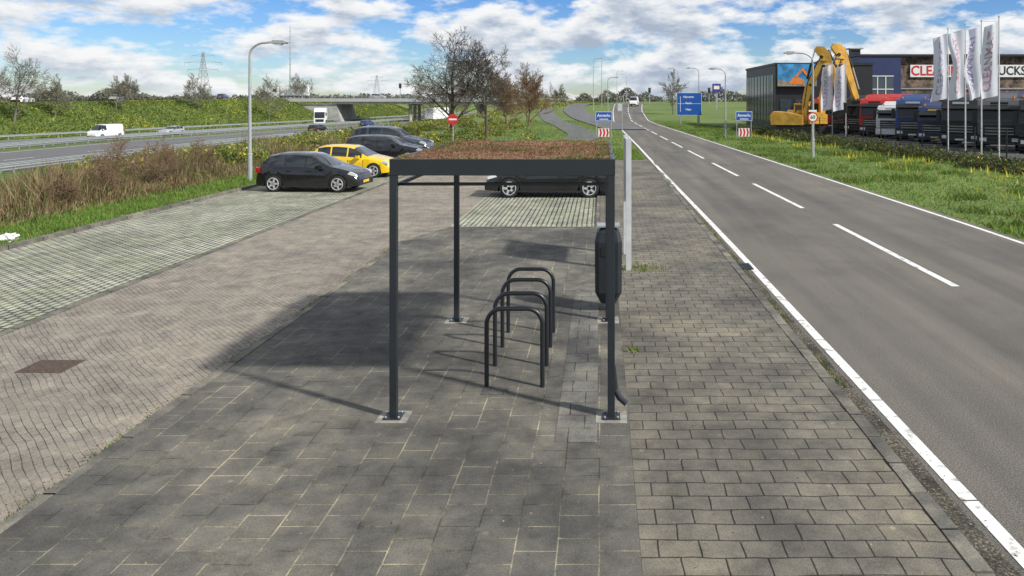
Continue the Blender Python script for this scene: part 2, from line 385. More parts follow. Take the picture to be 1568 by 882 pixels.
for i in range(230):
    y=25+random.random()*52; x=hx(y)+random.uniform(0,2.3); C.append((x,y,tz(x,y),random.uniform(.4,.8),random.uniform(.4,.85)))
bushmass('scrub_hedge',C,[HG[1],leaf('scrub_brown',(.07,.05,.035)),HG[0],HG[2]],[.34,.42,.22,.02],430,.11)
mb=MB()
for y in np.arange(26,80,2.6): mb.path([(hx(y)+2.6,y,G),(hx(y)+2.6,y,1.75)],.035,6)
for z in np.arange(.15,1.75,.22): mb.path([(hx(y)+2.6,y,z) for y in (26,30,68,78)],.010,4)
mb.obj('wire_fence',['rackm'])
C=[(16.3+random.uniform(-1,1.5),24+random.uniform(-2.5,3.5),G,random.uniform(.25,.5),random.uniform(.5,.95)) for _ in range(28)]
bushmass('rapeseed_plants',C,HG,[.5,.1,.2,.2],800,.07)
# ---------------------------------------------------------------- trees
def tree(name,loc,H,levels=5,mat='bark',seed=0,trunk=.3,r0=None,ang=38,kids=5,buds=None,nb=0,budsz=.12,up=.25,ratio=.62,rmin=.008,lead=.62):
    rd=random.Random(seed); b=MB(); ends=[]
    r0=r0 or H*.017
    def br(p,d,L,r,lv):
        ns=4 if lv<2 else (3 if lv<4 else 2); pts=[p.copy()]; rs=[r]; q=p.copy(); dd=d.copy()
        for i in range(ns):
            dd=(dd+Vector((rd.gauss(0,.09+.035*lv),rd.gauss(0,.09+.035*lv),rd.gauss(0,.06)+up*.14)))
            dd.normalize(); q=q+dd*L/ns; pts.append(q.copy()); rs.append(max(r*(1-.62*(i+1)/ns),rmin))
        b.path(pts,rs,7 if lv==0 else (5 if lv<2 else 3),0,cap=False)
        if lv>=levels: ends.append(q); return
        k=kids+(3 if lv==0 else 0)
        for j in range(k):
            t=(trunk+(1-trunk)*(j+.5)/k) if lv==0 else .22+.78*(j+rd.random())/k
            t=min(t,.99); i=int(t*ns); u=t*ns-i; c=pts[i].lerp(pts[i+1],u); rr=rs[i]*(1-u)+rs[i+1]*u
            a=R(ang*rd.uniform(.65,1.25)); az=j*2.4+rd.uniform(-.6,.6)
            o=dd.orthogonal().normalized(); o=Matrix.Rotation(az,3,dd)@o
            nd=(dd*math.cos(a)+o*math.sin(a)).normalized()
            br(c,nd,L*ratio*(1.08-.45*t if lv==0 else 1-.35*t)*rd.uniform(.75,1.15),max(rr*.62,rmin),lv+1)
        br(q,dd,L*.5,rs[-1],lv+1)
    br(Vector((0,0,-.1)),Vector((rd.gauss(0,.02),rd.gauss(0,.02),1)),H*lead,r0,0)
    zm=max(v[2] for v in b.v); s_=H/zm; b.v=[(x*s_,y*s_,z*s_) for x,y,z in b.v]
    if buds:
        for _ in range(nb):
            e=rd.choice(ends)*s_; c=e+Vector((rd.gauss(0,.12),rd.gauss(0,.12),rd.gauss(0,.12)))*H*.06
            a=Vector((rd.gauss(0,1),rd.gauss(0,1),rd.gauss(0,1))).normalized()*budsz; d=Vector((rd.gauss(0,1),rd.gauss(0,1),rd.gauss(0,1))).normalized()*budsz
            b.add([c,c+a,c+d],[(0,1,2)],1)
    z=tz(loc[0],loc[1])
    return b.obj(name,[mat]+([buds] if buds else []),(loc[0],loc[1],z))
tree('bare_tree',(-12.1,60),9.1,5,'bark',1,.2,kids=4,ang=52,ratio=.78,up=.20,rmin=.010,r0=.19,lead=.5)
tree('bare_tree',(-9.1,58.5),8.0,5,'bark',2,.22,kids=4,ang=42,ratio=.70,up=.22,rmin=.010,r0=.15,lead=.55)
tree('bare_tree',(-15.0,74),6.6,4,'bark',3,.15,kids=5,ang=44,ratio=.68,rmin=.011)
budm=leaf('buds',(.24,.16,.07))
for i,(x,y,h) in enumerate([(-10.6,84,6.8),(-8.6,88,7.8),(-11.9,93,7.2),(-9.9,100,7.4)]):
    tree('budding_tree',(x,y),h,4,'barkred',10+i,.1,kids=6,ang=38,buds=budm,nb=1500,budsz=.10,ratio=.64,rmin=.013)
bw=leaf('pale_buds',(.30,.31,.17))
L=[(-92,116,12.5),(-92.2,125,7.4),(-91.8,140,6.8),(-87,160,8.2),(-78.5,175,11),(-100,122,6.5),(-96,150,6),(-82,205,8)]
for i,(x,y,h) in enumerate(L):
    tree('roadside_tree',(x,y),h,4,'barkgrey',30+i,.12,kids=5,ang=44,buds=bw,nb=900,budsz=.14,ratio=.68,rmin=.02)
tree('roadside_tree',(13.2,135),8.6,4,'barkgrey',50,.1,kids=5,ang=36,buds=bw,nb=1200,budsz=.14,rmin=.018)
tree('roadside_tree',(-10.5,175),5.5,4,'barkgrey',51,.12,kids=5,ang=40,buds=bw,nb=700,budsz=.15,rmin=.02)
for i,(x,y,h) in enumerate([(-16.4,24,1.7),(-17.1,26,2.1),(-16.3,27.4,1.7),(-18,20,1.5),(-16.5,31,1.7),(-15.9,22,1.2),(-17.5,29,1.9)]):
    tree('bare_shrub',(x,y),h,4,'barkred',60+i,.02,r0=.018,kids=5,ang=50,ratio=.75,rmin=.004)
P=[]
for _ in range(40000):
    x=random.uniform(-420,520); y=430+40*nz2(x,0,.01)+random.uniform(-8,8); hh=(5.5+6*nz2(x,0,.035,4)+3.5*nz2(x,0,.16,6))
    if hh<1.2: continue
    P.append((x,y,random.random()**.8*hh))
blades('distant_tree_line',P,1.3,1.3,[leaf('far_a',(.17,.17,.14)),leaf('far_b',(.13,.15,.11)),leaf('far_c',(.22,.20,.16))],None,.7)  # aerial haze painted into the tree colours: lightened and greyed
# ---------------------------------------------------------------- shelter
mb=MB(); X0,X1,Y0,Y1=-2.12,.145,7.41,10.75; PXS=(-2.085,.105)
for x in PXS:
    for y in(7.45,10.70):
        mb.box(x-.036,x+.036,y-.036,y+.036,.012,2.44,0)
        mb.box(x-.09,x+.09,y-.09,y+.09,.006,.016,0)
        for a in(-.065,.065):
            for c in(-.065,.065): mb.path([(x+a,y+c,.016),(x+a,y+c,.035)],.012,6,1)
        mb.box(x-.155,x+.155,y-.14,y+.14,-.02,.005,2)
        mb.box(x-.03,x+.03,y-.034,y+.034,2.44,2.46,0)
mb.box(X0,X1,Y0,Y0+.05,2.435,2.60,0); mb.box(X0,X1,Y1-.05,Y1,2.435,2.60,0)
mb.box(X0,X0+.05,Y0+.051,Y1-.051,2.436,2.60,0); mb.box(X1-.05,X1,Y0+.051,Y1-.051,2.436,2.60,0)
mb.box(X0+.05,X1-.05,Y0+.05,Y1-.05,2.50,2.56,0)
for x in PXS: mb.box(x-.02,x+.02,7.5,10.65,2.31,2.345,0)
for y in(7.62,10.6): mb.box(-2.06,.085,y-.02,y+.02,2.312,2.343,0)
mb.path([(.12,7.50,.5),(.145,7.50,.26),(.19,7.49,.18),(.26,7.46,.13)],.032,10,0)
mb.obj('bicycle_shelter',['frame','galv','concrete2'],bevel=.004)
soil=ground_mat('sedum_soil',[(.3,(.10,.055,.035)),(.5,(.20,.115,.07)),(.7,(.32,.20,.13))],25,[(.35,(.75,.75,.7)),(.6,(1.2,1.1,1))],2,bump=1)
SED=[leaf('sedum_red',(.29,.135,.08)),leaf('sedum_brown',(.19,.11,.065)),leaf('sedum_green',(.15,.19,.045)),leaf('sedum_tan',(.40,.27,.16))]
mb=MB(); nn=34
for j in range(nn):
    for i in range(nn):
        x=X0+.05+(X1-X0-.1)*i/(nn-1); y=Y0+.05+(Y1-Y0-.1)*j/(nn-1); mb.v.append((x,y,2.59+.035*nz2(x,y,2.5,3)))
for j in range(nn-1):
    for i in range(nn-1): a=j*nn+i; mb.f.append((a,a+1,a+1+nn,a+nn)); mb.m.append(0)
roofo=mb.obj('sedum_roof',[soil])
pp=[];pg=[]
for _ in range(42000):
    x=random.uniform(X0+.04,X1-.04); y=random.uniform(Y0+.04,Y1-.04); e=min(x-X0,X1-x,y-Y0,Y1-y)
    z=2.585+.035*nz2(x,y,2.5,3)+.012*nz2(x,y,12,3)
    if nz2(x,y,1.6,8)+(.34 if e<.2 else 0)+.25*nz2(x,y,9,4)>.27: pg.append((x,y,z))
    else: pp.append((x,y,z))
a1=blades('sedum_plants',pp,.02,.02,SED,[.38,.26,.03,.33],.9); a2=blades('sedum_greens',pg,.032,.02,SED,[.15,.10,.55,.20],.8)
for a in(a1,a2): a.parent=roofo
for y in(8.23,8.88,9.55,10.15):
    mb=MB(); xa,xb,h,rc=-1.27,-.65,.87,.17
    pts=[(xa,y,-.05),(xa,y,h-rc)]+[(xa+rc-rc*math.cos(t),y,h-rc+rc*math.sin(t)) for t in np.linspace(.15,1.57,8)]+[(xb-rc+rc*math.sin(t),y,h-rc+rc*math.cos(t)) for t in np.linspace(0,1.42,8)]+[(xb,y,h-rc),(xb,y,-.05)]
    mb.path(pts,.0255,12); mb.obj('bicycle_rack',['rackm'],smooth=50)
mb=MB(); bx,by=.115,11.25
prof=[(.11,.12),(.20,.30),(.205,1.06),(.17,1.20),(.10,1.27)]
def oct(w,z): c=.3*w; return [(bx+a,by+b_,z) for a,b_ in[(-w,-w+c),(-w+c,-w),(w-c,-w),(w,-w+c),(w,w-c),(w-c,w),(-w+c,w),(-w,w-c)]]
vs=[]
for w,z in prof: vs+=oct(w,z)
fs=[tuple(range(7,-1,-1)),tuple(32+i for i in range(8))]
for j in range(4):
    for i in range(8): fs.append((j*8+i,j*8+(i+1)%8,(j+1)*8+(i+1)%8,(j+1)*8+i))
mb.add(vs,fs,0); mb.box(bx-.11,bx+.11,by-.215,by-.2,.86,.99,1); mb.path([(bx,by+.24,0),(bx,by+.24,1.34)],.035,10,2); mb.box(bx-.03,bx+.03,by+.18,by+.24,.5,.6,2)
mb.box(bx-.17,bx+.17,by-.15,by+.15,1.275,1.30,2)
mb.obj('litter_bin',['frame','black','galv'])
mb=MB()
for y in(13.85,15.3):
    mb.box(.47,.57,y-.05,y+.05,0,2.46,0)
mb.box(.492,.548,13.91,15.24,1.15,2.42,0); mb.box(.485,.4915,14.0,15.15,1.2,2.37,1); mb.box(.5485,.555,14.0,15.15,1.2,2.37,1)
mb.obj('information_board',['alu','poleg'],bevel=.01)
mb=MB(); mb.box(-6.98,-6.42,8.80,9.22,G+.0,G+.012,0)
for i in range(7): mb.box(-6.94+.075*i,-6.91+.075*i,8.84,9.18,G+.012,G+.018,0)
mb.obj('drain_cover',['rust'])
mb=MB(); mb.box(-1.30,-1.02,8.0,8.22,0,.008)
for i in range(5): mb.box(-1.28+.055*i,-1.26+.055*i,8.02,8.2,.008,.011)
mb.obj('valve_cover',['lighttiles'])
mb=MB(); mb.box(2.70,2.92,14.1,14.6,G+.012,G+.03)
for i in range(6): mb.box(2.72,2.90,14.14+.075*i,14.17+.075*i,G+.03,G+.036)
mb.obj('gully_grate',['rackm'])
bpy.ops.mesh.primitive_ico_sphere_add(subdivisions=3,radius=.16,location=(-13.6,17.0,G+.08)); o=bpy.context.object; o.name='litter_bag'
for v in o.data.vertices:
    n=noise.noise(v.co*11); v.co*=1+.8*n; v.co.z*=.6; v.co.x*=1.2
o.data.materials.append(M['white'])
# ---------------------------------------------------------------- vehicles
PROF={
'hatch':dict(top=[(0,.40),(.008,.56),(.04,.72),(.13,.95),(.22,.99),(.36,1),(.50,.975),(.56,.93),(.73,.67),(.80,.63),(.92,.55),(.975,.46),(1,.32)],
  belt=[(0,.38),(.03,.62),(.3,.62),(.6,.585),(.73,.58),(.92,.49),(1,.30)],win=[(.14,.285),(.31,.49),(.505,.665)],ws=(.56,.725),rw=(.04,.125)),
'wagon':dict(top=[(0,.40),(.008,.55),(.03,.72),(.09,.95),(.18,.99),(.35,1),(.50,.98),(.57,.93),(.71,.67),(.80,.62),(.92,.55),(.975,.45),(1,.32)],
  belt=[(0,.38),(.03,.60),(.3,.60),(.6,.575),(.73,.57),(.92,.48),(1,.30)],win=[(.09,.24),(.26,.42),(.435,.655)],ws=(.57,.705),rw=(.03,.085)),
'van':dict(top=[(0,.5),(.004,.9),(.03,.98),(.15,1),(.62,1),(.72,.95),(.86,.60),(.95,.52),(.985,.42),(1,.25)],
  belt=[(0,.45),(.03,.55),(.6,.55),(.86,.52),(.95,.44),(1,.24)],win=[(.64,.82)],ws=(.72,.86),rw=(.5,.5))}
platem=flat('plate',(.7,.5,.03),.5)
def car(name,loc,yaw,L,W,H,pm,kind='hatch',spokes=5):
    P=PROF[kind]; b=MB(); n=64; wr=.215*H if kind!='van' else .16*H; fx=[.185,.805]
    ti=lambda x:float(np.interp(x,*zip(*P['top'])))*H; bi=lambda x:float(np.interp(x,*zip(*P['belt'])))*H
    st=sorted([.5-.5*math.cos(math.pi*i/n)*(1-.35*math.sin(math.pi*i/n)) for i in range(n+1)]); K=9; rn=2*K-2
    for xn in st:
        w=W/2*(1-.16*abs(2*xn-1)**7-.03*abs(2*xn-1)**2); x=(xn-.5)*L
        zt=ti(xn); zb=min(bi(xn),zt-.02); sill=.13*H+.04*H*abs(2*xn-1)**4; arch=0
        for c in fx:
            dx=abs(xn-c)*L; ra=wr*1.14
            if dx<ra: arch=max(arch,wr+math.sqrt(ra*ra-dx*dx))
        low=max(sill,arch); low=min(low,zb-.06)
        t=max(0,min(1,(zt-zb)/(H-.6*H))); wr_=w*(.93-.17*t)
        mid=min(max(zb*.55+.1*H,low+.02),zb-.03)
        half=[(0,sill),(w*.80,sill),(w*.985,low),(w*1.0,mid),(w*.975,zb),(w*.96-.02*t,zb+.12*(zt-zb)),(wr_,zt-.055*t-.012),(wr_*.8,zt-.01),(0,zt+.012*t)]
        for y,z in half: b.v.append((x,y,z))
        for y,z in half[-2:0:-1]: b.v.append((x,-y,z))
    for i in range(n):
        xm=(st[i]+st[i+1])/2
        for k in range(rn):
            a=i*rn+k; c=i*rn+(k+1)%rn; kk=k if k<K-1 else rn-1-k
            mi=0
            if kk<=1: mi=2
            if kk==5 and any(p<=xm<=q for p,q in P['win']): mi=1
            if kk in(6,7) and (P['ws'][0]<=xm<=P['ws'][1] or P['rw'][0]<=xm<=P['rw'][1]): mi=1
            b.f.append((a,c,c+rn,a+rn)); b.m.append(mi)
    b.f.append(tuple(range(rn))); b.m.append(2); b.f.append(tuple(n*rn+k for k in range(rn-1,-1,-1))); b.m.append(2)
    for xn in fx:
        for s in(-1,1):
            x=(xn-.5)*L; yo=s*(W/2-.015)
            b.path([(x,yo-s*.20,wr),(x,yo-s*.19,wr),(x,yo-s*.02,wr),(x,yo,wr)],[wr*.9,wr,wr,wr*.93],24,3)
            b.disc((x,yo+s*.001,wr),(0,1,0),wr*.70,.006,20,2)
            for q in range(spokes):
                T=Matrix.Translation((x,yo+s*.008,wr))@Matrix.Rotation(2*math.pi*q/spokes+.3,4,'Y')
                b.prism([(-wr*.15,0),(wr*.15,0),(wr*.09,wr*.68),(-wr*.09,wr*.68)],-.006,.006,4,'y',T)
            b.path([(x+wr*.68*math.cos(t),yo+s*.008,wr+wr*.68*math.sin(t)) for t in np.linspace(0,6.283,21)],.018,5,4)
    for s in(-1,1):
        wf=W/2
        b.prism([(.5*L*.80,.47*H),(.5*L*.945,.41*H),(.5*L*.95,.47*H),(.5*L*.84,.53*H)],s*wf*.80,s*(wf*.93),5)
        b.box(-.5*L*.985,-.5*L*.90,min(s*wf*.72,s*wf*.93),max(s*wf*.72,s*wf*.93),.50*H,.62*H,6)
        mx=(P['win'][-1][1]-.5)*L-.12; b.box(mx-.08,mx+.06,min(s*(wf-.02),s*(wf+.15)),max(s*(wf-.02),s*(wf+.15)),.60*H,.69*H,0)
        for xn in[p[0] for p in P['win'][1:]]+[P['win'][-1][1]+.02]:
            x=(xn-.5)*L; b.box(x-.006,x+.006,min(s*wf*.97,s*(wf*.998)),max(s*wf*.97,s*(wf*.998)),.24*H,.55*H,2)
        for xn in[p[0]+.03 for p in P['win'][1:]]:
            x=(xn-.5)*L; b.box(x-.09,x+.07,min(s*wf*.97,s*(wf+.012)),max(s*wf*.97,s*(wf+.012)),.53*H,.55*H,0)
        b.box(-.28*L,.28*L,min(s*wf*.96,s*(wf*1.003)),max(s*wf*.96,s*(wf*1.003)),.135*H,.17*H,2)
    b.box(.5*L-.04,.5*L+.004,-.26,.26,.22*H,.29*H,7); b.box(-.5*L-.004,-.5*L+.04,-.26,.26,.40*H,.47*H,7)
    b.box(.5*L-.09,.5*L-.002,-.5,.5,.17*H,.21*H,2)
    return b.obj(name,[pm,'glass','black','rubber','rim','lens','tail',platem],loc,yaw,smooth=32)
PB=paint('paint_black',(.006,.006,.008),.18); PY=paint('paint_yellow',(.82,.54,.01)); PG=paint('paint_slate',(.045,.055,.075)); PW=paint('paint_white',(.75,.76,.77)); PS=paint('paint_silver',(.35,.36,.38)); PBL=paint('paint_blue',(.02,.05,.16)); PR=paint('paint_red',(.50,.02,.015))
car('parked_car',(-10.25,26.6,G+.01),R(-4),3.72,1.62,1.36,PB)
car('parked_car',(-10.45,31.4,G+.01),R(-3),3.55,1.6,1.34,PY)
car('parked_car',(-11.1,38.6,G+.01),R(-3),4.3,1.75,1.40,PB,'wagon')
car('parked_car',(-12.0,42.5,G+.01),R(-3),4.6,1.85,1.72,PG,'wagon')
car('parked_car',(-1.72,25.2,G+.01),R(180),4.25,1.75,1.47,PB,'wagon')
def hcar(name,off,y,L,W,H,pm,kind,away):
    t=math.atan2(5,rail(y+5)-rail(y)); car(name,(rail(y)+off,y,HW+.05),t if away else t+math.pi,L,W,H,pm,kind)
hcar('van',-29,112,5.2,1.95,2.2,PW,'van',False)
hcar('passing_car',-28,124,4.3,1.8,1.5,PS,'hatch',False)
hcar('passing_car',-8.5,133,4.3,1.8,1.5,PB,'hatch',True)
hcar('passing_car',-13,160,4.3,1.8,1.5,PBL,'hatch',True)
hcar('passing_car',-9,185,4.3,1.8,1.5,PW,'hatch',True)
hcar('passing_car',-8,205,4.3,1.8,1.5,PB,'hatch',True)
def lorry(loc,yaw,boxm='white'):
    b=MB(); b.box(-6,1.2,-1.25,1.25,1.1,3.9,0); b.box(-6,3.2,-.9,.9,.6,1.05,1)
    b.prism([(1.5,.5),(3.55,.5),(3.6,1.6),(3.45,2.0),(3.15,3.3),(2.6,3.6),(1.5,3.6)],-1.22,1.22,0)
    b.prism([(3.605,1.65),(3.46,2.05),(3.22,3.05),(3.19,3.05),(3.40,2.0),(3.57,1.65)],-1.1,1.1,2)
    b.box(3.55,3.62,-.9,.9,.8,1.4,1)
    for s in(-1,1):
        b.box(2.2,3.0,min(s*1.2,s*1.235),max(s*1.2,s*1.235),2.0,2.9,2); b.box(3.0,3.2,min(s*1.25,s*1.5),max(s*1.25,s*1.5),2.2,2.9,1)
        for x in(-5,-4,2.6): b.disc((x,s*1.1,.5),(0,1,0),.5,.3,18,1); b.disc((x,s*1.26,.5),(0,1,0),.25,.02,12,3)
    b.obj('lorry',[boxm,'black','glass','rim'],loc,yaw,bevel=.06)
lorry((rail(172)-30,172,HW+.05),R(-72))
lorry((rail(190)-8,186,HW+.05),R(70))
lorry((-88,207,3.2),R(180))
for x,y,p in[(-98,150,PS),(-100,128,PW),(-92,180,PBL),(-62,206,PS),(-45,203,PW)]: car('passing_car',(x,y,tz(x,y)+.02 if x<-80 else 3.27),R(100) if x<-80 else 0,4.3,1.8,1.5,p)
rt=random.Random(21)
def truckcab(x,y,yaw,pm,sc=1.0,hi=True):
    b=MB(); h=3.30 if hi else 2.9
    b.prism([(-1.1,.9),(.95,.9),(1.05,1.0),(1.08,1.75),(.98,1.95),(.82,h-.45),(.55,h-.1),(.1,h),(-1.1,h)],-1.22,1.22,0)
    b.prism([(1.10,1.80),(1.0,1.98),(.87,h-.62),(.84,h-.62),(.94,1.95),(1.04,1.80)],-1.08,1.08,1)
    b.prism([(.85,h-.55),(1.12,h-.72),(1.14,h-.66),(.86,h-.40)],-1.12,1.12,2)
    b.box(1.06,1.12,-.85,.85,.95,1.62,2)
    for k in range(3): b.box(1.121,1.13,-.8,.8,1.05+.19*k,1.075+.19*k,4)
    b.box(.9,1.2,-1.22,1.22,.42,.92,7)
    b.box(.84,.90,-.5,.5,h-.36,h-.22,8)
    b.box(1.2,1.212,-.28,.28,.50,.61,8)
    for s in(-1,1):
        b.box(1.19,1.22,min(s*.7,s*1.1),max(s*.7,s*1.1),.6,.82,5)
        b.box(.05,.72,min(s*1.2,s*1.235),max(s*1.2,s*1.235),1.9,h-.65,1)
        b.box(.75,.95,min(s*1.28,s*1.52),max(s*1.28,s*1.52),1.75,2.55,2); b.box(.78,.86,min(s*1.1,s*1.4),max(s*1.1,s*1.4),2.5,2.56,2)
        b.box(1.085,1.1,min(s*.9,s*1.2),max(s*.9,s*1.2),1.0,1.7,0)
        for xw in(.25,-3.0,-3.9): b.disc((xw,s*1.05,.5),(0,1,0),.5,.32,18,3); b.disc((xw,s*1.22,.5),(0,1,0),.28,.03,14,4)
        b.box(.2,1.0,min(s*1.15,s*1.25),max(s*1.15,s*1.25),.45,.9,2)
        b.path([(.3,s*.8,h),(.3,s*.8,h+.16)],.06,8,6)
    b.path([(-1.2,.9,.9),(-1.2,.9,3.1)],.08,8,4); b.box(-1.9,-1.3,.7,1.15,.5,1.1,4)
    b.box(-4.6,1,-.45,.45,.55,.85,2); b.prism([(-1.0,h),(.2,h),(-.95,h+.35)],-1.0,1.0,0)
    b.obj('parked_truck',[pm,'tglass','black','rubber','rim','lens','orange',rt.choice([pm,M['black'],M['black']]),rt.choice([PW,PY,M['black']])],(x,y,tz(x,y)),yaw,bevel=.04,scale=sc)
tp=lambda n,c:paint(n,c,.5,.15)
TB=tp('truck_black',(.010,.010,.012)); PN=tp('truck_navy',(.010,.022,.08)); PK=tp('truck_green',(.008,.035,.028)); PX=tp('truck_grey',(.07,.072,.078)); TR=tp('truck_red',(.42,.015,.012)); TW=tp('truck_white',(.55,.56,.57)); TBL=tp('truck_blue',(.015,.05,.17))
hd=R(-124)
for x,y,p,hi in[(28.9,43.5,PK,1),(26.6,44.5,TB,1),(25.6,47.5,PX,1),(24.9,50.8,TB,1),(24.6,54.2,PN,0),(24.4,57.6,TBL,1),(24.2,61,TW,0),(24.0,64.4,TR,1),(23.8,68,TB,1),(23.4,71.5,TR,0),(22.9,75,TR,1),(22.0,79,TB,0)]:
    truckcab(x,y,hd+R(rt.uniform(-5,5)),p,1.0 if hi else .95,hi)
for x,y,p in[(32,52,TB),(31,56,PN),(30.3,60,TR),(30,64,TR),(29.6,68,TB),(29,72,TR),(28.4,76,TR),(34,48,PX)]: truckcab(x,y,hd,p,1.04)
quad('truck_yard',20,70,40,80,'yard',.012)
def excavator(x,y,yaw,sc,v=0):
    b=MB(); k=Matrix.Translation((0,0,0))
    for s in(-1,1):
        b.prism([(-1.9,.1),(-2.1,.45),(-1.8,.85),(1.8,.85),(2.1,.45),(1.9,.1)],s*1.0,s*1.5,1)
    b.box(-.7,.7,-1,1,.5,1.0,1)
    b.prism([(-2.0,1.05),(.9,1.05),(.9,1.9),(-.4,2.2),(-1.8,2.3),(-2.1,1.9)],-1.3,1.3,0); b.box(-2.12,-1.99,-1.1,1.1,1.1,1.8,1)
    b.prism([(-.2,1.1),(1.3,1.1),(1.5,1.9),(1.2,3.0),(-.1,3.05)],.35,1.25,0); b.prism([(0,1.9),(1.25,1.9),(1.08,2.85),(0,2.9)],1.255,1.27,2); b.box(1.28,1.46,.42,1.18,1.95,2.8,2); b.prism([(0,1.9),(1.25,1.9),(1.08,2.85),(0,2.9)],.33,.345,2)
    # cranked boom
    b.prism([(.65,1.5),(.72,3.3),(.95,4.6),(1.3,5.1),(2.15,6.9),(2.45,7.55),(2.75,7.45),(2.55,6.8),(1.75,4.75),(1.55,4.2),(1.2,3.1),(1.1,1.4)],-.25,.25,0)
    # dipper arm with a heavy rear end
    b.prism([(1.75,8.0),(2.0,8.35),(2.7,8.3),(3.15,7.75),(3.75,5.6),(4.35,3.6),(4.4,3.0),(4.15,2.95),(3.8,3.7),(3.0,6.0),(2.45,7.2),(2.1,7.5)],-.2,.2,0)
    b.prism([(4.1,3.2),(4.7,3.1),(4.65,2.2),(4.0,1.7),(3.4,2.0),(3.6,2.6)],-.55,.55,1)
    b.disc((2.45,0,7.35),(0,1,0),.16,.6,12,1); b.disc((1.45,0,4.75),(0,1,0),.12,.56,12,1); b.disc((4.25,0,3.2),(0,1,0),.13,.5,12,1)
    for s in(-.36,.36):
        b.path([(1.35,s,1.7),(1.65,s,3.2)],.10,8,1); b.path([(1.65,s,3.2),(1.6,s,4.5)],.055,8,3)
    b.path([(1.15,0,5.3),(1.5,0,6.8)],.12,8,1);b.path([(1.5,0,6.8),(1.85,0,8.05)],.06,8,3); b.path([(3.0,0,8.0),(3.85,0,6.2)],.11,8,1); b.path([(3.85,0,6.2),(4.45,0,4.2)],.06,8,3); b.prism([(4.1,3.9),(4.6,4.3),(4.7,4.1),(4.3,3.6)],-.12,.12,1)
    b.path([(.75,.27,2.6),(1.3,.27,5.3),(2.3,.27,7.4)],.04,6,1); b.path([(.85,-.27,2.6),(1.2,-.27,5.0),(2.1,-.29,7.0),(2.9,-.25,6.9)],.04,6,1)
    if v:  # arm less tucked in
        b.v=[(px,py,pz) for px,py,pz in b.v]
    b.obj('excavator',['yellowm','black','glass','rim'],(x,y,G),yaw,bevel=.04,scale=sc)
excavator(17.3,66,R(-22),.95); excavator(19.3,67.5,R(6),1.0,1)
# ---------------------------------------------------------------- buildings
brick=brick_mat('red_brick',(.23,.075,.048),(.31,.105,.065),(.24,.17,.13),.3,.1,.012,rot=0,stain=[(.3,(.85,.85,.85)),(.7,(1.1,1.1,1.1))],stscale=.3,warp=0,mid=.4)
dark=flat('dark_cladding',(.022,.023,.026),.5,.2,vs=.5); navy=flat('navy_cladding',(.022,.035,.11),.5)
win=flat('window_glass',(.07,.09,.11),.08,.3)
def buildtext(b,txt,size,x,y,z,mi,sx=1):
    vs,fs=text_geo(txt,size); b.add([(x+v.x*sx,y,z+v.y) for v in vs],fs,mi)
b=MB()
b.box(18.9,29.4,80,96,G-.2,6.9,0); b.box(18.8,29.45,79.9,96.1,6.9,7.15,0)
for i in range(9):
    y=81+1.65*i; b.box(18.86,18.9,y,y+1.15,.8,5.9,1)
    b.box(18.84,18.86,y+.5,y+.58,.8,5.9,0)
for i in range(6): b.box(19.4+1.6*i,20.6+1.6*i,79.95,80,.4,3.2,1)
b.box(18.9,23.3,79.55,79.62,4.5,7.1,2); b.box(19.0,23.2,79.50,79.549,4.6,7.0,3)
b.prism([(20.2,4.9),(21.6,4.8),(21.8,5.3),(21.0,5.6),(20.6,5.5)],79.46,79.495,4); b.prism([(21.0,5.5),(21.6,6.3),(22.2,5.6),(22.3,5.8),(21.7,6.6),(20.8,5.6)],79.46,79.495,4)
b.prism([(19.0,4.6),(23.2,4.6),(23.2,5.2),(21.4,4.95),(19.0,5.3)],79.47,79.49,5)
b.obj('showroom_building',[dark,win,'black',flat('billboard_blue',(.05,.25,.5),.4,var=.6,vs=1),'orange',flat('billboard_sand',(.25,.2,.15),.5,var=.5,vs=2)])
b=MB()
b.box(29.5,34.3,84.5,110,G-.2,8.1,0); b.box(34.31,72,85,112,G-.2,8.15,1); b.box(29.4,72.2,84.4,84.48,8.1,8.35,4); b.box(29.4,72.2,84.49,112.3,8.16,8.35,4)
b.box(30.6,33.4,84.40,84.48,2.8,5.9,2)
for k in range(3): b.box(30.6+.93*k,30.7+.93*k,84.36,84.395,2.8,5.9,3)
for k in range(3): b.box(30.6,33.4,84.33,84.355,2.8+1.5*k,2.9+1.5*k,3)
b.box(35.5,49.0,84.8,84.93,5.75,7.15,3)
buildtext(b,'CLEANMAT',1.55,39.3,84.78,6.43,5,.93); buildtext(b,'TRUCKS',1.4,46.4,84.78,6.43,4,.9)
for i in range(7):
    x=36+5*i; b.box(x,x+3.2,84.9,84.97,G,3.6,6)
    for k in range(5): b.box(x,x+3.2,84.86,84.895,.5+.62*k,.54+.62*k,4)
b.box(34.35,72,84.9,84.98,4.35,4.5,6)
b.box(30.5,31.6,90,91,8.35,9.3,4); b.box(30.2,31.9,89.8,91.2,9.3,9.45,6)
b.obj('brick_warehouse',[navy,brick,win,'white','black','red',flat('door_grey',(.3,.3,.3),.6)])
